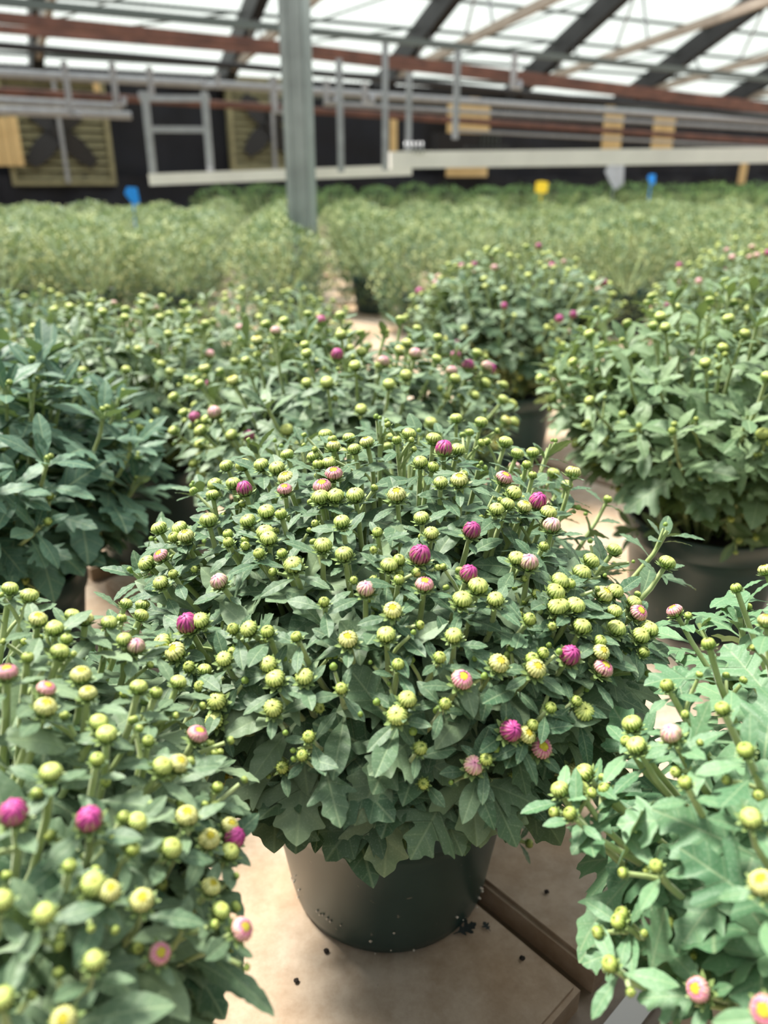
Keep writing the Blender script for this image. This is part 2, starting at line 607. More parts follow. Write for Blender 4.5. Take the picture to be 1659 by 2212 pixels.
def roof_z(n):
    return EAVE + (DN - n) * SLOPE


ROOF = structure(thing('ceiling', 'x', 'x')); del ROOF['label']; del ROOF['category']
RAFT_U = [1.2 + 2.8 * k for k in range(-3, 13)]


def sheet(u0, u1):
    vs, fs = [], []
    nu = 56
    for n in (DN + 0.15, RIDGE_N):
        for i in range(nu + 1):
            u = u0 + (u1 - u0) * i / nu
            vs.append(B(u, n, roof_z(n) + 0.12 + (0.018 if i % 4 == 0 else (-0.018 if i % 4 == 2 else 0))))
    for i in range(nu):
        fs.append((i, i + 1, nu + 2 + i, nu + 1 + i))
    return mesh('roof_sheet', vs, fs, [GLAZ])


for k in range(len(RAFT_U) - 1):
    for h in range(2):
        a = RAFT_U[k] + 1.4 * h
        obj('roof_sheet', sheet(a, a + 1.4), ROOF)
for u in RAFT_U:
    m_ = MB(); m_.beam(B(u, DN + 0.1, roof_z(DN + 0.1) - 0.12), B(u, RIDGE_N, roof_z(RIDGE_N) - 0.12), 0.16, 0.34)
    obj('rafter', m_.mesh('rafter', [STEEL_DARK]), ROOF)
for i, n in enumerate((13.75, 13.2, 12.5, 11.8, 11.0, 10.2)):
    m_ = MB(); m_.beam(B(RAFT_U[0], n, roof_z(n) + 0.03), B(RAFT_U[-1], n, roof_z(n) + 0.03), 0.03, 0.05)
    obj('purlin', m_.mesh('purlin', [STEEL_GREEN]), ROOF)
m_ = MB(); m_.beam(B(RAFT_U[0], DN, EAVE - 0.04), B(RAFT_U[-1], DN, EAVE - 0.04), 0.12, 0.14)
obj('eave_beam', m_.mesh('eave_beam', [STEEL_DARK]), ROOF)
# tie beams with thin web rods from every rafter foot
for i, u in enumerate(RAFT_U):
    m_ = MB()
    a, b = B(u, DN - 0.25, EAVE + 0.02), B(u, 8.0, EAVE + 0.62)
    m_.beam(a, b, 0.07, 0.11)
    obj('tie_beam', m_.mesh('tie_beam', [TIMBER]), ROOF)
    rr = random.Random(i)
    for k in range(5):
        n1 = DN - 0.7 - k * 0.75
        zt = EAVE + 0.02 + 0.6 * (DN - 0.25 - n1) / (DN - 8.25)
        n2 = n1 - (0.45 if k % 2 else -0.3)
        w_ = MB()
        w_.tube([B(u, n1, zt), B(u, max(n2, RIDGE_N), roof_z(max(n2, RIDGE_N)) - 0.2)], 0.022, 5)
        obj('web_rod', w_.mesh('web_rod', [GALV]), ROOF)
    for k in range(2):
        w_ = MB()
        w_.tube([B(u, DN - 1.0 - k * 1.2, EAVE + 0.25), B(u + 2.8, DN - 1.6 - k * 1.2, roof_z(DN - 1.6 - k * 1.2))], 0.015, 4)
        obj('brace_wire', w_.mesh('brace_wire', [STEEL_GREEN]), ROOF)

# ---- long pipes and beams slung below the roof
def run(name, px, n, rad, mat_, label, cat, square=False):
    pts = [at_n(x, y, n) for x, y in px]
    if px[0][0] < 0:
        pts[0] = pts[0] + (pts[0] - pts[1]).normalized() * 2.5
    if px[-1][0] > 1659:
        pts[-1] = pts[-1] + (pts[-1] - pts[-2]).normalized() * 8
    m_ = MB()
    if square:
        for a, b in zip(pts[:-1], pts[1:]):
            m_.beam(a, b, rad * 1.4, rad * 2)
    else:
        m_.tube(pts, rad, 8)
    return tag(obj(name, m_.mesh(name, [mat_])), label, cat)


run('overhead_beam', [(-70, 31), (600, 99), (1100, 160), (1730, 238)], 9.0, 0.045, RUST, 'long rusty brown beam, highest of the brown ones under the roof', 'beam', True)
run('overhead_beam', [(-70, 57), (600, 112), (1100, 172), (1730, 248)], 9.6, 0.036, RUST, 'rusty beam running just below the highest brown beam', 'beam', True)
run('overhead_pipe', [(-70, 92), (520, 143), (900, 178), (1730, 262)], 10.2, 0.038, STEEL_DARK, 'dark pipe running along under the bright roof sheets', 'pipe')
run('overhead_beam', [(-70, -4), (600, 60), (1100, 112), (1730, 178)], 8.6, 0.034, STEEL_GREEN, 'dark grey beam crossing the top left corner above the brown beams', 'beam', True)
run('heating_pipe', [(-70, 154), (520, 186), (900, 212), (1730, 268)], 11.0, 0.050, GALV, 'thick grey heating pipe along the top of the black curtain', 'pipe')
run('heating_pipe', [(-70, 193), (520, 228), (900, 254), (1730, 311)], 11.2, 0.045, RUST, 'rust red heating pipe passing behind the hanging frame', 'pipe')
run('heating_pipe', [(-70, 213), (262, 231)], 10.6, 0.040, GALV, 'short grey pipe ending at the second hook from the left', 'pipe')
run('heating_pipe', [(-70, 236), (283, 250)], 10.4, 0.045, GALV, 'lowest grey pipe at the far left, cut short before the frame', 'pipe')
run('heating_pipe', [(700, 224), (1730, 284)], 11.4, 0.030, GALV, 'thin grey pipe on the right just above the rust red pipe', 'pipe')
run('heating_pipe', [(640, 206), (1730, 252)], 11.8, 0.030, STEEL_GREEN, 'dim grey pipe on the right below the roof edge', 'pipe')
run('overhead_pipe', [(980, 282), (1730, 322)], 11.6, 0.022, GALV, 'thin pipe low on the right just above the white boom', 'pipe')

# ---- exhaust fans in the wall
BLADE = simple('fan_blade_dark', (0.020, 0.018, 0.018), 0.5)
LOUV = simple('olive_louvre', (0.34, 0.31, 0.17), 0.55, noise=0.35, scale=9)


def fan(px, py, size, label):
    c = at_n(px, py, DN - 0.32)
    root = thing('exhaust_fan', label, 'fan', c, HEAD * -1)
    root.rotation_euler = (0, 0, -HEAD)
    h = size / 2
    m_ = MB()
    t = 0.07
    m_.box(-h, h, -0.05, 0.12, h - t, h); m_.box(-h, h, -0.05, 0.12, -h, -h + t)
    m_.box(-h, -h + t, -0.05, 0.12, -h + t, h - t); m_.box(h - t, h, -0.05, 0.12, -h + t, h - t)
    obj('housing', m_.mesh('fan_housing', [LOUV]), root)
    s_ = MB(); ns = 12
    M = Matrix.Rotation(math.radians(-35), 4, 'X')
    s_.box(-h + t, h - t, -0.004, 0.004, -0.055, 0.055, M)
    sm = s_.mesh('louvre_slat', [LOUV])
    for k in range(ns):
        obj('louvre_slat', sm, root, (0, 0.06, -h + t + (2 * h - 2 * t) * (k + 0.5) / ns))
    b_ = MB()
    vs, fs = [], []
    for k in range(7):
        r = 0.06 + (h * 0.86 - 0.06) * k / 6
        wd = 0.04 + 0.12 * math.sin(PI * min(1, 0.25 + 0.65 * k / 6))
        tw = 0.6 - 0.4 * k / 6
        for s in (-1, 1):
            vs.append((s * wd * math.cos(tw), s * wd * math.sin(tw) * 0.3, r))
    for k in range(6):
        fs.append((2 * k, 2 * k + 1, 2 * k + 3, 2 * k + 2))
    bmz = mesh('fan_blade', vs, fs, [BLADE])
    for k in range(4):
        o = obj('blade', bmz, root, (0, -0.02, 0)); o.rotation_euler = (0, math.radians(45 + 90 * k), 0)
    g_ = MB(); g_.tube([(0, -0.10, 0), (0, 0.02, 0)], 0.09, 12)
    obj('hub', g_.mesh('fan_hub', [BLADE]), root)
    g_ = MB(); g_.beam((0.03, -0.09, -h + 0.03), (0.03, -0.09, h - 0.03), 0.06, 0.04)
    obj('motor_bracket', g_.mesh('motor_bracket', [GALV]), root)


fan(125, 283, 1.50, 'square exhaust fan with olive louvres in the wall at the far left')
fan(582, 272, 1.40, 'square exhaust fan partly hidden behind the steel post')

# ---- plywood sheets and timber posts on the wall
PLY = simple('sunlit_plywood', (0.80, 0.58, 0.28), 0.7, col2=(0.66, 0.45, 0.20), scale=3.5)


def board(px0, py0, px1, py1, n, label, cat='board', name='plywood_panel', nb=3, mat_=None):
    a, b = at_n(px0, py0, n), at_n(px1, py0, n)
    zt = a.z; zb = at_n((px0 + px1) / 2, py1, n).z
    wd = (b - a).length
    root = thing(name, label, cat, (a + b) / 2 - Vector((0, 0, zt - zb)), -HEAD)
    root.location.z = zb
    for k in range(nb):
        m_ = MB()
        x0 = -wd / 2 + wd * k / nb + 0.004; x1 = -wd / 2 + wd * (k + 1) / nb - 0.004
        m_.box(x0, x1, -0.012 - 0.003 * (k % 2), 0.012, 0, (zt - zb) * (1 - 0.02 * (k % 2)))
        obj('plank', m_.mesh('plank', [mat_ or PLY]), root)


board(-30, 250, 36, 358, DN - 0.5, 'pale plywood panel against the wall at the far left edge')
board(968, 208, 1060, 382, DN - 0.5, 'widest plywood panel on the wall, behind the middle of the white boom', nb=4)
board(1308, 228, 1350, 326, DN - 0.5, 'narrow plywood panel above the white boom, the left one of the right hand pair', nb=2)
board(1416, 236, 1462, 322, DN - 0.5, 'narrow plywood panel above the white boom, the right one of the right hand pair', nb=2)
board(842, 250, 858, 340, DN - 0.5, 'thin pale timber stud just left of the end of the boom with rings', 'post', 'timber_stud', 1)
board(1600, 352, 1616, 398, DN - 0.5, 'short timber stud below the white boom at the far right', 'post', 'timber_stud', 1)
board(199, 172, 214, 198, DN - 0.5, 'small pale timber block above the left exhaust fan', 'board', 'timber_block', 1)

# dark controller box above the boom
bx = MB()
c = at_n(1010, 308, DN - 2.0)
cb = thing('control_box', 'black box hanging just above the white boom before the widest plywood panel', 'box', c, -HEAD)
bx.box(-0.62, 0.55, -0.12, 0.12, -0.14, 0.13)
obj('case', bx.mesh('control_case', [STEEL_DARK]), cb)
for k in range(5):
    m_ = MB(); m_.tube([(0.2 + 0.08 * k, -0.135, -0.1), (0.2 + 0.08 * k, -0.135, 0.16)], 0.012, 5)
    obj('cable_loop', m_.mesh('cable_loop', [STEEL_GREEN]), cb)

# ---- galvanised square post standing in the bed
pb = at_h(654, 478, 0.40)
post = thing('steel_post', 'grey galvanised square post rising out of the bushes near the middle', 'post', (pb.x, pb.y, 0), math.radians(-14))
POSTM = simple('weathered_galvanised', (0.36, 0.42, 0.42), 0.5, 0.25, noise=0.35, scale=7)
m_ = MB()
m_.box(-0.052, 0.052, -0.052, 0.052, 0, 3.4)
obj('shaft', m_.mesh('post_shaft', [POSTM]), post)
for s in (-1, 1):
    m_ = MB(); m_.box(s * 0.030 - 0.014, s * 0.030 + 0.014, -0.060, -0.0522, 0, 3.4)
    obj('flange', m_.mesh('post_flange', [POSTM]), post)
m_ = MB(); m_.box(-0.11, 0.11, -0.11, 0.11, 0, 0.012)
obj('base_plate', m_.mesh('post_base_plate', [POSTM]), post)

# ---- watering booms on hanging frames
def boom(z0, z1, pa, pb_, name, label, thick):
    a, b = at_z(*pa, z0), at_z(*pb_, z1)
    root = thing(name, label, 'irrigation boom', a)
    m_ = MB(); m_.beam(Vector((0, 0, 0)), b - a, thick * 0.8, thick)
    obj('boom_arm', m_.mesh('boom_arm', [WHITE_PAINT]), root)
    return root, a, b


def hanger(root, px, py0, py1, z, r=0.016, px1=None):
    p, q = at_z(px, py0, z), at_z(px if px1 is None else px1, py1, z)
    p.x, p.y = q.x, q.y      # hangs plumb
    m_ = MB(); m_.beam(p - root.location, q - root.location, r * 2, r * 2, up=Vector((0, 1, 0)))
    return obj('hanger', m_.mesh('hanger', [GALV]), root)


r1, a1, b1 = boom(5.4, 5.9, (322, 388), (887, 367), 'irrigation_boom', 'white watering boom on a hanging frame left of the middle', 0.075)
for px, y0, y1 in ((333, 205, 392), (456, 205, 380), (737, 140, 372), (832, 110, 368)):
    hanger(r1, px, y0, y1, 5.55, 0.022)
for y in (212, 279):
    m_ = MB(); m_.beam(at_z(318, y, 5.55) - r1.location, at_z(452, y + 1, 5.55) - r1.location, 0.04, 0.04)
    obj('rung', m_.mesh('rung', [GALV]), r1)
r2, a2, b2 = boom(5.1, 5.6, (842, 346), (1760, 334), 'irrigation_boom', 'long white watering boom running out to the right', 0.102)
for px, y0, y1 in ((882, 165, 340), (983, 120, 300)):
    hanger(r2, px, y0, y1, 5.2, 0.020)
m_ = MB(); m_.beam(at_z(1005, 318, 5.12) - r2.location, at_z(1100, 316, 5.2) - r2.location, 0.02, 0.02)
obj('rail', m_.mesh('boom_rail', [STEEL_DARK]), r2)
for k in range(5):
    m_ = MB()
    cc = at_z(872 + 9 * k, 320, 5.08) - r2.location
    m_.tube([cc + Vector((0.012, 0.035 * math.cos(t), 0.035 * math.sin(t))) for t in np.linspace(0, 2 * PI, 13)], 0.006, 5, cap=False)
    obj('hose_ring', m_.mesh('hose_ring', [GALV]), r2)

# hooks that hold the pipes
for px, y0, y1, dx, lab in ((154, 138, 250, 18, 'grey J-shaped pipe hook, first from the left'), (252, 140, 226, 16, 'grey J-shaped pipe hook, second from the left'),
                            (329, 148, 214, -24, 'grey J-shaped pipe hook above the hanging frame'), (470, 160, 186, -30, 'short grey pipe hook left of the dark rafter'),
                            (595, 168, 242, 24, 'grey pipe hook left of the steel post'), (706, 175, 222, 20, 'grey pipe hook right of the steel post'),
                            (788, 180, 220, 16, 'grey pipe hook between the tall boom hangers'), (1108, 120, 190, 14, 'grey pipe hook under the roof right of the middle')):
    z = 8.6
    p, q = at_z(px, y0, z), at_z(px, y1, z)
    p.x, p.y = q.x, q.y
    e = at_z(px + dx, y1, z); f = at_z(px + dx, y1 - 14, z)
    m_ = MB(); m_.tube([p, q, e, f], 0.036, 6)
    tag(obj('pipe_hook', m_.mesh('pipe_hook', [GALV])), lab, 'hook')

# ---- cards and tags standing in the beds
BLUE = simple('blue_plastic', (0.02, 0.30, 0.95), 0.4)
YELL = simple('yellow_card', (0.85, 0.68, 0.04), 0.5)
PALE = simple('pale_plastic_bag', (0.52, 0.58, 0.66), 0.5, noise=0.3, scale=9)


def card(px, py, z, wpx, hpx, mat_, label, name, cat, shape='tag'):
    c = at_z(px, py, z)
    wd, ht = wpx / F_PX * z, hpx / F_PX * z
    root = thing(name, label, cat, (c.x, c.y, 0), RNG.uniform(-0.4, 0.4))
    m_ = MB()
    if shape == 'tag':
        prof = [(-0.5, 0.15), (-0.28, 0.5), (0.42, 0.46), (0.5, -0.3), (0.12, -0.5), (-0.2, -0.2)]
    else:
        prof = [(-0.5, -0.42), (-0.46, 0.44), (0.0, 0.5), (0.5, 0.4), (0.46, -0.46), (0.05, -0.5)]
    k = len(prof)
    vs = [(x * wd, s * 0.003, c.z + y * ht) for s in (-1, 1) for x, y in prof]
    fs = [tuple(range(k)), tuple(range(2 * k - 1, k - 1, -1))] + [(i, k + i, k + (i + 1) % k, (i + 1) % k) for i in range(k)]
    m_.add(vs, fs)
    obj('card', m_.mesh('card', [mat_]), root)
    s_ = MB(); s_.tube([(0, 0.008, 0.0), (0, 0.008, c.z)], 0.005, 6)
    obj('stake', s_.mesh('stake', [mat_]), root)


card(285, 424, 4.7, 30, 38, BLUE, 'bright blue plant tag above the bushes on the left', 'plant_tag', 'tag')
card(1170, 404, 8.2, 27, 24, YELL, 'yellow insect card before the far green hedge', 'sticky_card', 'card', 'sq')
card(1640, 495, 4.2, 30, 24, YELL, 'yellow insect card above the bushes at the right edge', 'sticky_card', 'card', 'sq')
card(1407, 388, 9.0, 17, 22, BLUE, 'small blue plant tag far off below the right boom', 'plant_tag', 'tag')
card(1327, 380, 9.5, 42, 58, PALE, 'pale plastic bag hung below the white boom on the right', 'plastic_bag', 'bag')

# ------------------------------------------------------------------ leaves
OUT = {
    'lance': [(.022, 0), (.026, .12), (.075, .26), (.135, .42), (.160, .56), (.150, .70), (.105, .84), (.045, .95), (0, 1)],
    'tooth': [(.022, 0), (.028, .14), (.085, .30), (.145, .44), (.175, .56), (.235, .66), (.165, .68), (.155, .78), (.105, .88), (.045, .96), (0, 1)],
    'tri': [(.022, 0), (.026, .18), (.065, .32), (.120, .43), (.185, .52), (.300, .66), (.245, .665), (.150, .63), (.135, .70), (.165, .80), (.100, .87), (.085, .93), (.03, .98), (0, 1)],
    'five': [(.022, 0), (.028, .20), (.075, .28), (.205, .36), (.270, .40), (.200, .43), (.105, .43), (.120, .50), (.215, .56), (.290, .60), (.385, .73), (.300, .725), (.270, .76), (.165, .68), (.125, .70),
             (.150, .78), (.195, .86), (.110, .88), (.080, .94), (.03, .98), (0, 1)],
}


def leaf_geo(kind, seed, lo=False):
    rr = random.Random(seed)
    bend = rr.uniform(-0.1, 0.75)
    fold = rr.uniform(0.05, 0.40)
    twist = rr.uniform(-0.35, 0.35)
    quilt = rr.uniform(0.006, 0.018)
    wsc = rr.uniform(0.88, 1.12)
    sides = []
    for s in (1, -1):
        o = [(x * wsc * (1 + rr.uniform(-.1, .1)), y) for x, y in OUT[kind]]
        if not lo:          # round the lobes once
            q = [o[0]]
            for (x0, y0), (x1, y1) in zip(o[:-1], o[1:]):
                q += [(.82 * x0 + .18 * x1, .82 * y0 + .18 * y1), (.18 * x0 + .82 * x1, .18 * y0 + .82 * y1)]
            q.append(o[-1])
            o = q
        elif len(o) > 9:
            o = o[::2] + ([o[-1]] if (len(o) - 1) % 2 else [])
        sides.append(o)
    vs, fs, uv = [], [], []

    def place(x, y):
        ax = abs(x)
        z = fold * ax - 0.35 * ax * ax * 2 + quilt * math.sin((y - .6 * ax) * 30) * min(1, ax * 8)
        x2 = x * math.cos(twist * y) - z * math.sin(twist * y)
        z2 = x * math.sin(twist * y) + z * math.cos(twist * y)
        a = bend * y
        if abs(bend) > 1e-3:
            yy, zz = math.sin(a) / bend, -(1 - math.cos(a)) / bend
        else:
            yy, zz = y, 0
        return (x2, yy + z2 * math.sin(a), zz + z2 * math.cos(a))

    rows = (0.0, 1.0) if lo else (0.0, 0.5, 1.0)
    for o, s in zip(sides, (1, -1)):
        b0 = len(vs)
        last = -1
        for x, y in o:
            my = max(last + .001, y - 0.75 * x) if y < 1 else 1.0
            my = min(my, 1.0); last = my
            for t in rows:
                px, py = s * x * t, my + (y - my) * t
                vs.append(place(px, py)); uv.append((px, py))
        k = len(rows)
        for i in range(len(o) - 1):
            for j in range(k - 1):
                a = b0 + i * k + j
                q = (a, a + 1, a + k + 1, a + k)
                fs.append(q if s > 0 else q[::-1])
    return np.array(vs), fs, np.array(uv)


KINDS = ('lance', 'tooth', 'tri', 'five')
LEAF_GEO = {k: [leaf_geo(k, 100 + 7 * i + len(k)) for i in range(5)] for k in KINDS}
LEAF_LO = {k: [leaf_geo(k, 200 + 7 * i + len(k), True) for i in range(4)] for k in KINDS}
_lm = {}


def leaf_mesh(kind, i, mat_):
    key = (kind, i, mat_.name)
    if key not in _lm:
        v, f, u = LEAF_GEO[kind][i]
        _lm[key] = mesh('leaf_' + kind, v, f, [mat_], True, u)
    return _lm[key]


# ------------------------------------------------------------------ flower buds (unit: radius 1, facing +Z)
def petal_strip(V, Fc, U, a0, wid, rad, flat, ph0, ph1, lift, twist=0.0, steps=7, flare=0.0):
    b0 = len(V)
    for k in range(steps + 1):
        t = k / steps
        ph = ph0 + (ph1 - ph0) * t
        a = a0 + twist * t * t
        wv = wid * math.sin(PI * min(1, 0.12 + 0.80 * t)) ** 0.6
        if k == steps:
            wv *= 0.35
        for s in (-1, 0, 1):
            rr = rad * (1 + (lift if s == 0 else 0.0) * math.sin(PI * min(1, t * 0.85 + 0.1)) + flare * t * t)
            c = max(math.cos(ph), 0.0)
            aa = a + s * wv / max(c, 0.22) * 0.5
            V.append((rr * c * math.cos(aa), rr * c * math.sin(aa), rr * math.sin(ph) * flat))
            U.append((s, t))
    for k in range(steps):
        for j in range(2):
            q = b0 + k * 3 + j
            Fc.append((q, q + 1, q + 4, q + 3))


def bud_mesh(typ, seed):
    rr = random.Random(seed)
    V, Fc, U, MI = [], [], [], []
    flat = {'s': .92, 'c': .70, 'd': .72, 'p': .70, 'k': .86, 'm': 1.02}[typ]
    # core
    for i in range(7):
        ph = -PI / 2 + PI * i / 6
        for j in range(16):
            a = 2 * PI * j / 16
            V.append((.90 * math.cos(ph) * math.cos(a), .90 * math.cos(ph) * math.sin(a), .86 * flat * math.sin(ph)))
            U.append((1, .1 + .8 * i / 6))
    for i in range(6):
        for j in range(16):
            j2 = (j + 1) % 16
            Fc.append((i * 16 + j, i * 16 + j2, (i + 1) * 16 + j2, (i + 1) * 16 + j))
    npet = {'s': 13, 'c': 17, 'd': 17, 'p': 20, 'k': 20, 'm': 19}[typ]
    top = {'s': 1.30, 'c': 1.38, 'd': 1.08, 'p': 1.04, 'k': 1.40, 'm': 1.48}[typ]
    for i in range(npet):
        a = 2 * PI * i / npet + rr.uniform(-.06, .06)
        petal_strip(V, Fc, U, a, 2 * PI / npet * 0.98, 1.0 + rr.uniform(-.02, .03), flat, -0.75, top + rr.uniform(-.14, .10),
                    0.13 if typ != 'm' else 0.10, twist={'m': .55, 'k': .25}.get(typ, rr.uniform(-.05, .05)))
    if typ in 'cdp':          # second, inner whorl with rounded tips
        for i in range(npet - 4):
            a = 2 * PI * (i + .5) / (npet - 4) + rr.uniform(-.08, .08)
            petal_strip(V, Fc, U, a, 2 * PI / npet * .95, 1.02, flat * 1.04, 0.25, top + rr.uniform(-.10, .16), 0.10)
    if typ in 'mk':
        for i in range(9):
            a = 2 * PI * i / 9 + rr.uniform(-.2, .2)
            petal_strip(V, Fc, U, a, .34, 1.05, flat * 1.04, .2, 1.5, 0.10, twist=rr.uniform(.3, .9))
    return mesh('bud_' + typ, V, Fc, [PETALS[typ]], True, U)


def disc_mesh(typ):
    m_ = MB()
    r = {'d': .50, 'p': .54}[typ]
    z = .70
    prof = [(r * math.cos(t), z * .78 + .26 * math.sin(t) * r) for t in np.linspace(-0.5, PI / 2 - .02, 7)]
    m_.lathe(prof, 18)
    return m_.mesh('flower_centre', [DISC], True)


def calyx_mesh(seed):
    rr = random.Random(seed)
    V, Fc = [], []
    for ring, (n, ph0, ph1, R_, fl) in enumerate(((11, -1.25, -.15, 1.10, .05), (9, -1.30, -.45, 1.16, .38))):
        for i in range(n):
            a = 2 * PI * (i + .5 * ring) / n + rr.uniform(-.1, .1)
            U = []
            petal_strip(V, Fc, U, a, .40, R_, .82, ph0, ph1 + rr.uniform(-.15, .2), .06, steps=4, flare=fl + rr.uniform(0, .2))
    b0 = len(V)
    for j in range(10):
        t = 2 * PI * j / 10
        V.append((.75 * math.cos(t), .75 * math.sin(t), -.60))
    for j in range(10):
        t = 2 * PI * j / 10
        V.append((.16 * math.cos(t), .16 * math.sin(t), -1.02))
    for j in range(10):
        Fc.append((b0 + 10 + j, b0 + 10 + (j + 1) % 10, b0 + (j + 1) % 10, b0 + j))
    return mesh('calyx', V, Fc, [SEPAL], True)


BUDS = {t: [bud_mesh(t, 31 + 5 * i) for i in range(3)] for t in 'scdpkm'}
DISCS = {t: disc_mesh(t) for t in 'dp'}
CALYX = [calyx_mesh(3), calyx_mesh(8)]
BUD_LABEL = {'p': 'opening pink flower bud with a yellow centre', 'k': 'pale pink flower bud', 'm': 'magenta flower bud', 'd': 'cream flower bud with a yellow centre'}
BUD_R = {'s': .0038, 'c': .0058, 'd': .0061, 'p': .0063, 'k': .0063, 'm': .0068}

# ------------------------------------------------------------------ pots
HP, RIM, FOOT = 0.158, 0.1075, 0.085


def pot_meshes():
    m_ = MB()
    prof = [(0.001, 0.006), (FOOT - .012, 0.006), (FOOT - .008, 0.0), (FOOT - .002, 0.0), (FOOT + .001, .004), (FOOT + .003, .014)]
    for k in range(1, 7):
        t = k / 7
        prof.append((FOOT + .003 + (RIM - .004 - FOOT - .003) * t, .014 + (.128 - .014) * t))
    prof += [(RIM - .0035, .128), (RIM - .0005, .1292), (RIM, .131), (RIM + .001, HP - .002), (RIM, HP), (RIM - .003, HP), (RIM - .004, HP - .003),
             (RIM - .006, .125), (RIM - .008, .10)]
    m_.lathe(prof, 56)
    wall = m_.mesh('pot_wall', [POT], True)
    s = MB()
    rr = random.Random(4)
    prof = [(RIM - .0062, .138), (.085, .141), (.06, .143), (.035, .144), (.012, .145), (.0005, .145)]
    s.lathe(prof, 36)
    for v in s.v:
        v.z += rr.uniform(-.003, .003)
    soil = s.mesh('soil', [SOIL], True)
    return wall, soil


POT_ME, SOIL_ME = pot_meshes()

# dome profile (height above the floor, radius), of a plant of scale 1
DOME = [(.100, .110), (.150, .120), (.180, .132), (.210, .148), (.240, .168), (.275, .196), (.310, .211), (.340, .198), (.370, .160), (.395, .100), (.410, .045), (.416, .0)]


def dome_r(z, s):
    z = z / s
    if z <= DOME[0][0]:
        return DOME[0][1] * s
    for (z0, r0), (z1, r1) in zip(DOME[:-1], DOME[1:]):
        if z <= z1:
            return (r0 + (r1 - r0) * (z - z0) / (z1 - z0)) * s
    return -1.0


def hit_dome(px, py, c, s, sh=1.0):
    """the point where the sight line through a pixel meets the plant's own dome, in plant coordinates"""
    d = ray(px, py).normalized()
    best = None
    t = 0.12
    while t < 3.5:
        p = EYE + d * t - c
        r = math.hypot(p.x, p.y)
        rd = dome_r(p.z, s * sh)
        if 0.08 < p.z and rd > 0 and r <= rd:
            return p
        gap = r - max(rd, 0) + (0 if p.z > .08 else 1) + max(0, p.z - .412 * s)
        if best is None or gap < best[0]:
            best = (gap, p.copy())
        t += .0025
    return best[1]


# tip lists: pixel, kind of bud
TIPS_A = """343,1140,c 387,1140,c 401,1157,d 347,1200,p 316,1216,c 347,1258,c 374,1240,s 463,1045,c 488,1005,c 504,1043,c 524,1003,c 459,1068,c 528,1057,m
450,1122,c 492,1153,s 493,1171,s 535,1124,c 575,1104,c 607,1110,s 573,1149,c 580,1162,c 559,1195,s 609,1195,s 633,1220,c 473,1256,k 618,1032,d 620,981,c 598,1010,c
564,1003,c 615,1057,p 696,1050,p 692,1073,c 725,1070,c 767,1068,c 676,985,c 687,1003,s 710,999,c 703,938,c 718,949,s 721,963,d 754,945,c 765,969,c 792,954,d 857,950,s
884,936,c 721,1023,p 738,1126,c 698,1177,c 743,1196,c 857,1068,d 815,1149,s 841,1220,c 862,1209,s 862,1252,s 790,1272,k 848,1318,d
1040,911,c 1015,934,s 937,947,c 959,970,m 990,970,c 908,997,c 936,1008,s 1093,954,c 1118,979,c 1151,976,c 1138,1003,s 952,1041,c 992,1036,d 1001,1025,s 1089,1032,p
1111,1063,c 1097,1088,c 1073,1099,c 1133,1093,d 1162,1083,m 1185,1106,c 1192,1135,k 1151,1026,s 910,1117,c 932,1151,c 1019,1146,m 907,1200,m 1012,1240,m 1033,1265,c
917,1262,p 999,1294,c 1070,1294,c 1116,1205,c 1142,1215,k 1258,1236,c 1210,1252,c 1201,1278,c 1232,1260,s 1209,1307,c 1243,1307,c 1305,1283,d 1330,1276,c 1371,1301,c
1328,1319,c 1379,1323,p 537,1358,c 578,1364,s 503,1358,s 484,1423,c 579,1434,c 594,1465,c 657,1461,c 590,1529,c 468,1514,c 462,1557,c 752,1381,d 834,1370,c 737,1487,s
880,1510,c 858,1545,c 653,1632,s 610,1658,s 492,1677,d 548,1677,c 667,1591,s 860,1435,s 980,1372,c 998,1468,p 1078,1433,d 1158,1444,d 1150,1423,s 1174,1410,s 1231,1416,m
1144,1337,s 1202,1311,c 1257,1352,c 962,1520,s 1103,1578,m 1138,1587,d 1170,1615,p 1023,1653,k 908,1616,s 915,1693,s 1113,1684,s 1190,1528,s 1246,1514,s 1262,1537,c
1151,1566,s 1299,1408,d 1303,1443,p 1212,1254,c 1442,1214,c 1333,1356,c 1385,1372,c 1403,1358,c 1391,1408,s 1297,1385,s 710,1708,s 705,1733,s 681,1730,s 838,1716,s
792,1784,s 832,1776,s 737,1830,s 756,1817,s 995,1717,s 1017,1722,s 1025,1741,s 1068,1735,s 1128,1768,s 1144,1822,s 1110,1680,s 531,1765,s 378,1407,d 350,1387,c 406,1348,m
432,1340,c 431,1482,s 408,1440,s 375,1160,s 1175,1180,s 640,1375,s 700,1300,s 950,1420,s 1050,1640,s"""
TIPS_B = """22,1270,c 64,1286,c 82,1337,d 118,1356,c 144,1380,s 130,1407,c 157,1328,c 184,1336,d 236,1344,c 273,1303,c 308,1306,c 306,1328,c 268,1380,c 294,1396,k 263,1335,s
175,1457,d 190,1497,d 100,1488,p 98,1527,d 15,1452,p 300,1483,c 338,1496,s 386,1472,c 427,1586,p 214,1560,c 230,1585,c
29,1756,m 193,1770,m 110,1667,c 387,1649,d 351,1655,c 268,1765,s 297,1774,c 403,1762,d 452,1812,d 497,1783,d 506,1810,m 497,1839,c 371,1831,c 286,1833,s 237,1924,d
201,1909,c 307,1944,d 96,1972,c 4,1944,c 456,1915,d 477,1966,c 523,2007,p 345,2060,p 204,2074,c 4,2157,c 137,2204,d 470,1700,s 60,1420,s 210,1640,s 320,1600,s 150,1870,s 400,1990,s"""
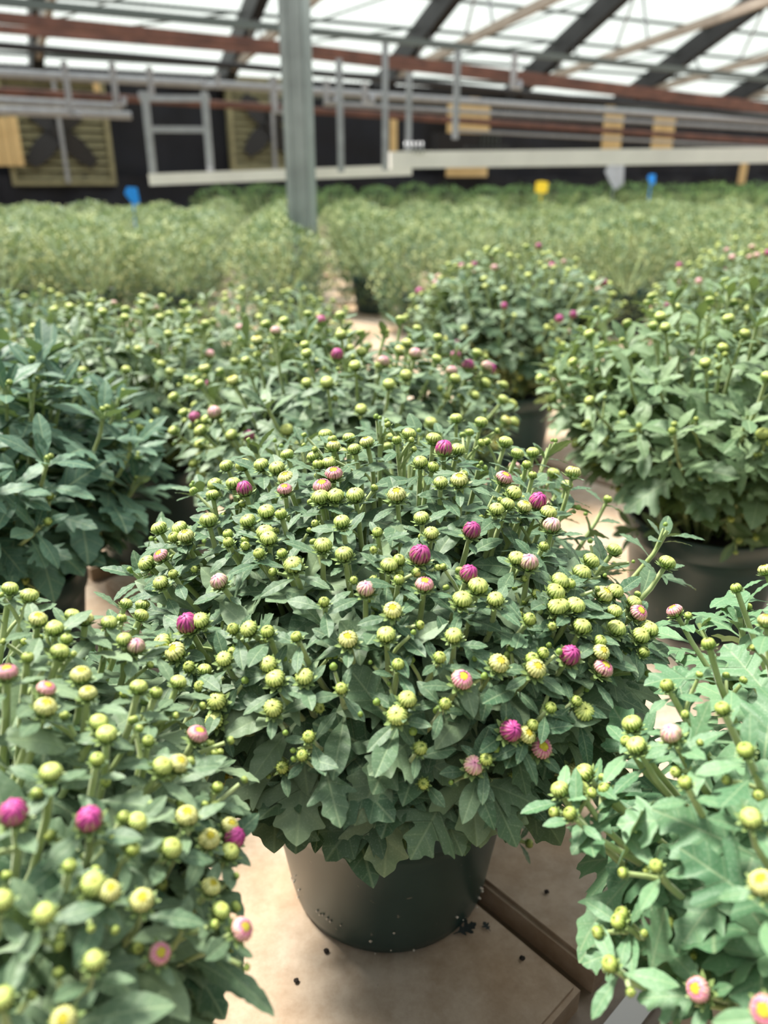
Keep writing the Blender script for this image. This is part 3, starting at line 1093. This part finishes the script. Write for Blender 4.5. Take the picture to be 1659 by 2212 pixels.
TIPS_C = """1208,1704,c 1251,1707,c 1260,1669,c 1305,1703,s 1231,1757,s 1417,1870,s 1343,1973,s 1317,2082,s 1443,1994,s 1622,1766,c 1647,1907,d 1508,2138,p 1655,2185,p
1374,1609,c 1457,1319,p 1653,1230,d 1657,1340,d 1365,1562,c 1352,1600,s 1450,1585,k 1530,1390,s 1440,1480,s 1590,1270,s 1560,1530,s 1610,1620,s 1480,1690,s 1335,1990,s"""


def parse(t):
    r = []
    for w_ in t.split():
        x, y, k = w_.split(',')
        r.append((float(x), float(y), k))
    return r


def bez(p0, p1, p2, p3, t):
    u = 1 - t
    return p0 * (u * u * u) + p1 * (3 * u * u * t) + p2 * (3 * u * t * t) + p3 * (t * t * t)


def bez_d(p0, p1, p2, p3, t):
    u = 1 - t
    return ((p1 - p0) * (3 * u * u) + (p2 - p1) * (6 * u * t) + (p3 - p2) * (3 * t * t)).normalized()


def frame_mat(pos, y, zhint, size, xs=1.0):
    y = y.normalized()
    z = zhint - y * zhint.dot(y)
    if z.length < 1e-4:
        z = y.orthogonal()
    z.normalize()
    x = y.cross(z)
    M = Matrix((x, y, z)).transposed().to_4x4()
    M.translation = pos
    return M @ Matrix.Diagonal((size * xs, size, size, 1.0))


def align_z(pos, z, size, spin):
    q = z.to_track_quat('Z', 'Y')
    return Matrix.Translation(pos) @ q.to_matrix().to_4x4() @ Matrix.Rotation(spin, 4, 'Z') @ Matrix.Scale(size, 4)


UP = Vector((0, 0, 1))


def make_plant(name, label, c, s=1.0, listed=(), extra=70, weights='ssccccdk', leaf_mat=LEAF, seed=1, hero=False, leaf_size=1.0, spacing=0.021, bud_scale=1.0, sh=1.0, low=.13,
               min_gap=0.028, budless=0.25, max_leaves=300, lobed=0.0, skirt=True):
    rr = random.Random(seed)
    c = Vector((c[0], c[1], 0))
    root = thing(name, label, 'potted plant', c)
    pot = obj('pot', POT_ME, root)
    obj('soil', SOIL_ME, root)
    if hero:
        m_ = MB()
        for k in range(26):
            a = rr.uniform(-2.9, -.4); z = rr.choice((.012, .018, .03, .034, .05, .008)) + rr.uniform(-.004, .006)
            r_ = FOOT + .003 + (RIM - .007 - FOOT) * max(0, z - .014) / .114 + .0006
            p = Vector((r_ * math.cos(a), r_ * math.sin(a), z))
            e = rr.uniform(.0007, .0017)
            m_.add([p + Vector((e, 0, 0)), p + Vector((-e, 0, 0)), p + Vector((0, e, 0)), p + Vector((0, -e, 0)), p + Vector((0, 0, e)), p + Vector((0, 0, -e))],
                   [(0, 2, 4), (2, 1, 4), (1, 3, 4), (3, 0, 4), (2, 0, 5), (1, 2, 5), (3, 1, 5), (0, 3, 5)])
        obj('perlite_crumbs', m_.mesh('perlite_crumbs', [PERLITE]), pot, kind='stuff')
    tips = []
    for px, py, k in listed:
        p = hit_dome(px, py, c, s, sh)
        tips.append((p, k))
    pts = [t[0] for t in tips]
    tries = 0
    n_ex = 0
    while n_ex < extra and tries < extra * 40:
        tries += 1
        z = (low + (.409 - low) * math.sqrt(rr.random())) * s
        r_ = dome_r(z, s)
        if r_ < 0:
            continue
        a = rr.uniform(0, 2 * PI)
        f = rr.uniform(.88, 1.05) * sh
        p = Vector((r_ * math.cos(a) * f, r_ * math.sin(a) * f, z * rr.uniform(.95, 1.03)))
        if any((p - q).length < min_gap for q in pts):
            continue
        pts.append(p); n_ex += 1
        lowz = p.z < .24 * s
        k = '' if rr.random() < (budless if not listed else .55) else ('s' if lowz and rr.random() < .7 else rr.choice(weights))
        tips.append((p, k))
    leaves, stems, allbuds, side_buds = [], [], [], []
    nbud = 0
    for p, k in tips:
        hr = Vector((p.x, p.y, 0))
        rad = hr.length
        out = hr.normalized() if rad > 1e-4 else Vector((0, 1, 0))
        h = max(0.0, min(1.0, (p.z / s - .16) / .25))
        b0 = out * rr.uniform(.01, .05) + Vector((rr.uniform(-.012, .012), rr.uniform(-.012, .012), HP - .016))
        axis = (out * (1.05 - .85 * h) + UP * (.28 + .95 * h) + Vector((rr.uniform(-.22, .22), rr.uniform(-.22, .22), rr.uniform(-.1, .1)))).normalized()
        L = (p - b0).length
        p1 = b0 + (out * .35 + UP * .9).normalized() * L * .38
        p2 = p - axis * L * .34
        br = (BUD_R.get(k, .005) * rr.uniform(.88, 1.12)) * bud_scale
        end = p - axis * br * .55
        sm = MB()
        ts = [0, .2, .4, .6, .8, .92, 1]
        rb = .0019 * (1.0 if hero else 1.1)
        sm.tube([bez(b0, p1, p2, end, t) for t in ts], [rb * 1.35, rb * 1.3, rb * 1.2, rb * 1.1, rb, rb * .92, rb * .85], 6, cap=False)
        ang = rr.uniform(0, 6.28)
        # leaves along the stem
        dist = L * .34
        while dist < L - .012:
            t = dist / L
            q = bez(b0, p1, p2, end, t)
            d = bez_d(b0, p1, p2, end, t)
            side = d.orthogonal().normalized()
            rd = Quaternion(d, ang) @ side
            if rd.dot(out + UP * .25) < -.45 and rr.random() < .5:
                rd = -rd
            ang += 2.399 + rr.uniform(-.35, .35)
            rem = (L - dist)
            if k and rem < .034 and rr.random() < (.5 if hero else .15):
                dist += spacing * .6; continue
            sz = min(.060, .020 + rem * .40) * rr.uniform(.8, 1.2) * leaf_size
            kk = 'lance' if rem < .022 else rr.choice(('lance', 'tooth', 'tri')) if rem < .045 else rr.choice(('tri', 'five', 'five', 'tooth'))
            if rr.random() < lobed:
                kk = rr.choice(('five', 'five', 'tri'))
            el = rr.uniform(.25, .75)
            y = rd * math.cos(el) + d * math.sin(el) + out * .15
            if q.z < .26 and y.z < 0:
                y.z *= .25
            if q.z < .23:
                sz *= .8
            zh = d * .7 + UP * .75 + out * .25
            tipz = q.z + y.normalized().z * sz * .8 - sz * .25
            if skirt and q.z < .25 and rr.random() < ((.55 if k else .9) if q.z < .18 else .62):
                dist += spacing; continue
            if skirt and tipz < .165 and not (k and rr.random() < .25):
                y = y + UP * (.5 + (.165 - tipz) * 14)
                sz *= .75
            leaves.append((frame_mat(q + rd * rb, y, zh, sz, rr.uniform(.9, 1.15)), kk, sz, q))
            dist += spacing * rr.uniform(.75, 1.25)
        # whorl of small leaves under the tip
        for i in range(3 if k else 6):
            a = ang + i * (2.1 if k else 1.3)
            d = axis
            rd = Quaternion(d, a) @ d.orthogonal().normalized()
            sz = rr.uniform(.011, .022) * (1 if k else 1.3) * leaf_size * (1 if hero else 1.35)
            el = rr.uniform(.1, .7) if k else rr.uniform(.3, 1.15)
            q = end - axis * rr.uniform(.004, .012)
            leaves.append((frame_mat(q, rd * math.cos(el) + d * math.sin(el), d * math.cos(el) - rd * math.sin(el) + UP * .3, sz), 'lance', sz, q))
        buds = []
        if k:
            buds.append((p, axis, br, k))
        # small side buds on short stalks
        for i in range(rr.choice((0, 1, 1, 2)) if k else rr.choice((0, 1, 2, 3))):
            t = rr.uniform(.86, .95)
            q = bez(b0, p1, p2, end, t)
            rd = Quaternion(axis, rr.uniform(0, 6.28)) @ axis.orthogonal().normalized()
            ln = rr.uniform(.010, .024) if k else rr.uniform(.006, .012)
            e = q + (axis * .75 + rd * .65).normalized() * ln
            if not k:
                e = end + rd * .004 + axis * rr.uniform(0, .006)
            sm.tube([q, (q + e) / 2 + axis * .001, e], [rb * .7, rb * .6, rb * .55], 5, cap=False)
            ax2 = (e - q).normalized()
            buds.append((e + ax2 * .003, ax2, rr.uniform(.0018, .0034) * bud_scale, 's'))
        stems.append(sm)
        allbuds += buds[:1] if k else []
        side_buds += buds[1:] if k else buds
    allbuds += side_buds
    over = MB()
    for bp_, ba, r_, bk in allbuds:
        if nbud >= 298:
            v = [bp_ + Vector((r_ * .9 * math.sin(p_) * math.cos(q_), r_ * .9 * math.sin(p_) * math.sin(q_), r_ * .9 * math.cos(p_))) for p_ in (.5, 1.3, 2.1) for q_ in np.arange(6) * PI / 3]
            over.add(v, [(a * 6 + b, a * 6 + (b + 1) % 6, (a + 1) * 6 + (b + 1) % 6, (a + 1) * 6 + b) for a in (0, 1) for b in range(6)] + [tuple(range(5, -1, -1))])
            continue
        o = obj('flower_bud', rr.choice(BUDS[bk]), root, label=BUD_LABEL.get(bk) if bk in 'pkm' else None)
        o.matrix_local = align_z(bp_, ba, r_, rr.uniform(0, 6.28))
        nbud += 1
        if bk in DISCS and (hero or c.y < 1.3):
            obj('flower_centre', DISCS[bk], o)
        if hero or c.y < 1.3:
            obj('calyx', rr.choice(CALYX), o)
    if over.v:
        obj('tiny_buds', over.mesh('tiny_buds', [PETALS['s']], True), root, kind='stuff')
    # stems
    if hero:
        for sm in stems[:298]:
            obj('stem', sm.mesh('stem', [STEM], True), root)
        rest = stems[298:]
    else:
        rest = stems
    if rest:
        al = MB()
        for sm in rest:
            al.add(sm.v, sm.f)
        obj('stems', al.mesh('stems', [STEM], True), root, kind='stuff')
    # the leaves that show largest are objects, the rest one mesh
    view = (EYE - c - Vector((0, 0, .25))).normalized()

    def score(l):
        M, kk, sz, q = l
        tip = M @ Vector((0, .6, 0))
        ctr = Vector((0, 0, .20 * s))
        v = tip - ctr
        shell = v.length / (.21 * s)
        face = v.normalized().dot(view)
        return (sz * 20) * (shell ** 2.5) * max(.02, .45 + face)
    leaves.sort(key=score, reverse=True)
    for M, kk, sz, q in leaves[:max_leaves - 2]:
        o = obj('leaf', leaf_mesh(kk, rr.randrange(5), leaf_mat), root)
        o.matrix_local = M
    rest = leaves[max_leaves - 2:]
    if rest:
        VV, FF, UU = [], [], []
        nb = 0
        for M, kk, sz, q in rest:
            v, f, u = (LEAF_GEO if hero else LEAF_LO)[kk][rr.randrange(4)]
            A = np.array(M)
            VV.append(v @ A[:3, :3].T + A[:3, 3]); UU.append(u)
            FF += [tuple(i + nb for i in q2) for q2 in f]
            nb += len(v)
        obj('foliage', mesh('foliage', np.concatenate(VV), FF, [leaf_mat], True, np.concatenate(UU)), root, kind='stuff')
    return root


PN = 'potted_chrysanthemum'
make_plant(PN, 'potted chrysanthemum in the centre, its whole dark green pot in view', (0.004, .515), 1.0, parse(TIPS_A), 55, seed=5, hero=True, low=.18, spacing=.020, leaf_size=1.2, bud_scale=.78)
make_plant(PN, 'budding chrysanthemum cut by the lower left corner, two magenta buds at its left', (-.278, .262), 1.0, parse(TIPS_B), 55, seed=8, hero=True, leaf_size=1.12, low=.13, bud_scale=.64)
make_plant(PN, 'leafy chrysanthemum with big lobed leaves cut by the lower right corner', (.322, .268), 1.0, parse(TIPS_C), 120, seed=9, hero=True, leaf_mat=LEAF_LIGHT, leaf_size=1.18, low=.14, weights='sss', bud_scale=.74, lobed=.6, spacing=.023)
make_plant(PN, 'dark green bushy chrysanthemum without open buds at the left edge', (-.465, .80), 1.0, (), 120, weights='sss', leaf_mat=LEAF_DARK, seed=12, leaf_size=1.5, budless=.75, spacing=.022, lobed=.5, skirt=False, low=.10)
make_plant(PN, 'chrysanthemum full of yellow green buds directly behind the central plant', (-.05, .955), 1.02, (), 165, weights='ccccccddkm' 'ccccc', seed=14, budless=.08, min_gap=.024, low=.16, spacing=.017, leaf_size=1.15)
make_plant(PN, 'budding chrysanthemum behind and left of the central one, part of its dark pot showing', (-.395, 1.20), 1.0, (), 145, weights='ccccccdccck', seed=15, budless=.15, min_gap=.026, leaf_mat=LEAF, spacing=.017, leaf_size=1.15)
make_plant(PN, 'large pale green chrysanthemum on the right, the rim of its pot and soil showing', (.445, .965), 1.12, (), 165, weights='cccccsss', leaf_mat=LEAF_OLIVE, seed=16, budless=.45, min_gap=.026, spacing=.017, leaf_size=1.15)
make_plant(PN, 'chrysanthemum with small pink buds right of the middle, in front of the bed of bushes', (.27, 1.66), 1.08, (), 165, weights='ccccccccmk', seed=17, budless=.12, min_gap=.026, spacing=.017, leaf_size=1.15)
make_plant(PN, 'low chrysanthemum left of the middle just before the aisle', (-.25, 1.62), .92, (), 120, weights='cccccd', seed=18, budless=.25, leaf_mat=LEAF)
make_plant(PN, 'chrysanthemum at the left edge just before the aisle', (-.76, 1.58), .92, (), 120, weights='cccs', seed=19, budless=.5, leaf_mat=LEAF_DARK)
make_plant(PN, 'chrysanthemum at the right edge with red buds, behind the large pale green one', (.84, 1.78), 1.08, (), 150, weights='ccccccccckm', seed=20, budless=.15, min_gap=.026)
make_plant(PN, 'chrysanthemum at the right edge farthest back before the aisle', (1.10, 2.28), 1.05, (), 130, weights='cccccc', seed=21, budless=.15)

# ------------------------------------------------------------------ the packed bed of bushes beyond the aisle
PALE_BUD = simple('pale_bud', (0.50, 0.56, 0.26), 0.5)


def bush_parts(seed, leaf_mat, n=2100, R_=.252, H0=.03, H1=.42, bud_n=280, tall=.78):
    rr = random.Random(seed)
    VV, FF, UU = [], [], []
    nb = 0
    for i in range(n):
        z = H0 + (H1 - H0) * rr.random() ** .75
        if i % 4 == 0:
            z = rr.uniform(.03, .20)
        t = (z - H0) / (H1 - H0)
        prof = R_ * (.62 + .5 * t) if t < .55 else R_ * .90 * math.sqrt(max(0, 1 - ((t - .55) / .45) ** 2)) + .0
        r_ = prof * math.sqrt(rr.uniform(.30, 1.0))
        a = rr.uniform(0, 6.283)
        if z < .17:
            r_ = max(r_, .120)
        out = Vector((math.cos(a), math.sin(a), 0))
        y = (out * rr.uniform(.2, 1) + UP * rr.uniform(.1, 1.0) + Vector((rr.uniform(-.5, .5), rr.uniform(-.5, .5), 0))).normalized()
        M = frame_mat(out * r_ + UP * z, y, UP + out * .4, rr.uniform(.020, .036) * (1.25 if bud_n == 0 else 1), 1.0)
        kk = rr.choice(('lance', 'lance', 'tooth'))
        v, f, u = LEAF_LO[kk][rr.randrange(4)]
        A = np.array(M)
        VV.append(v @ A[:3, :3].T + A[:3, 3]); UU.append(u)
        FF += [tuple(i2 + nb for i2 in q2) for q2 in f]
        nb += len(v)
    fol = mesh('bush_foliage', np.concatenate(VV), FF, [leaf_mat], True, np.concatenate(UU))
    b = MB()
    st = MB()
    for i in range(bud_n):
        a = rr.uniform(0, 6.283)
        t = rr.uniform(.35, 1.0)
        z = H0 + (H1 - H0) * t
        prof = R_ * .90 * math.sqrt(max(0.02, 1 - (max(0, t - .55) / .45) ** 2))
        r_ = prof * math.sqrt(rr.uniform(.0, 1.0)) if t > .9 else prof * rr.uniform(.9, 1.05)
        p = Vector((r_ * math.cos(a), r_ * math.sin(a), z + rr.uniform(.0, .025)))
        e = rr.uniform(.0050, .0080)
        b.add([p + Vector((e, 0, 0)), p + Vector((-e, 0, 0)), p + Vector((0, e, 0)), p + Vector((0, -e, 0)), p + Vector((0, 0, e)), p + Vector((0, 0, -e))],
              [(0, 2, 4), (2, 1, 4), (1, 3, 4), (3, 0, 4), (2, 0, 5), (1, 2, 5), (3, 1, 5), (0, 3, 5)])
    bm_ = b.mesh('bush_buds', [PALE_BUD], True)
    for i in range(26):
        a = rr.uniform(0, 6.283)
        o1 = Vector((math.cos(a), math.sin(a), 0))
        st.tube([o1 * .02 + UP * .14, o1 * R_ * .5 + UP * .26, o1 * R_ * .8 + UP * .38], .0025, 4, cap=False)
    return fol, bm_, st.mesh('bush_stems', [STEM], True)


LEAF_HEDGE = leaf_material('leaf_fresh_green', (0.070, 0.200, 0.050), (0.190, 0.370, 0.110), (0.22, 0.34, 0.14))
BV = [bush_parts(40 + i, LEAF_OLIVE) for i in range(3)]
HV = [bush_parts(60 + i, LEAF_HEDGE, 700, .30, .04, .47, 0) for i in range(2)]


def bush(p, s, rz, parts, label, group):
    root = thing('chrysanthemum_bush', label, 'potted plant', p, rz, group)
    root.scale = (s, s, s)
    obj('pot', POT_ME, root)
    obj('foliage', parts[0], root, kind='stuff')
    if len(parts[1].polygons):
        obj('buds', parts[1], root, kind='stuff')
    obj('stems', parts[2], root, kind='stuff')


rb_ = random.Random(77)
row = 0
y = 3.22
while y < 6.7:
    x0 = -(.62 * y + .95)
    x1 = .60 * y + .65
    k = 0
    xs = [-1.95, -1.55, -1.18, -.84, -.40, .17, .58, .97, 1.38, 1.78, 2.2] if row == 0 else list(np.arange(x0 + (0.22 if row % 2 else 0), x1, .50))
    for x in xs:
        px, py = x + rb_.uniform(-.035, .035), y + rb_.uniform(-.04, .04)
        if math.hypot(px - pb.x, py - pb.y) > .10:
            bush((px, py, 0), rb_.uniform(.90, 1.02), rb_.uniform(0, 6.28), BV[rb_.randrange(3)],
                 'tall olive green chrysanthemum bush with tiny pale buds in the packed bed beyond the aisle', 'bushes packed in the far bed')
    y += .47
    row += 1
for i in range(24):
    for j in range(2):
        p = Vector((-1.85 + .44 * i + rb_.uniform(-.04, .04), 9.0 + .13 * i + j * .5 + rb_.uniform(-.04, .04), 0))
        bush((p.x, p.y, 0), rb_.uniform(1.0, 1.12), rb_.uniform(0, 6.28), HV[rb_.randrange(2)], 'bright green leafy plant in the far hedge-like row before the black wall', 'green plants in the far row')

# ------------------------------------------------------------------ litter on the slabs
DRY = simple('dry_leaf', (0.035, 0.045, 0.040), 0.8, noise=0.4, scale=60)


def litter(px, py, size, name, label, cat, rz):
    p = at_h(px, py, 0.001)
    v, f, u = LEAF_GEO['five'][2]
    v = v.copy()
    v[:, 2] = np.abs(v[:, 2]) * .6 + .02
    m = mesh(name, v, f, [DRY], True, u)
    o = obj(name, m)
    o.location = p; o.scale = (size,) * 3; o.rotation_euler = (0, 0, rz)
    tag(o, label, cat)


litter(980, 2018, .022, 'fallen_leaf', 'dark shrivelled leaf on the slab right of the central pot', 'leaf', -1.2)
litter(1060, 2012, .010, 'fallen_leaf', 'tiny dark leaf scrap on the slab beside the floor groove', 'leaf', .6)
for i, (px, py, lab) in enumerate(((705, 2056, 'small brown crumb on the slab at the foot of the central pot'), (1180, 1928, 'dark crumb on the slab right of the central pot'),
                                   (640, 2120, 'tiny brown crumb on the front slab left of centre'), (1128, 2072, 'dark crumb on the slab by the floor groove'))):
    bm = bmesh.new()
    bmesh.ops.create_icosphere(bm, subdivisions=2, radius=.0022)
    rr = random.Random(i)
    for v in bm.verts:
        v.co *= rr.uniform(.75, 1.2); v.co.z *= .6
    me = bpy.data.meshes.new('soil_crumb'); bm.to_mesh(me); bm.free(); me.materials.append(SOIL)
    o = obj('soil_crumb', me); o.location = at_h(px, py, .0) + Vector((0, 0, .0012))
    tag(o, lab, 'crumb')
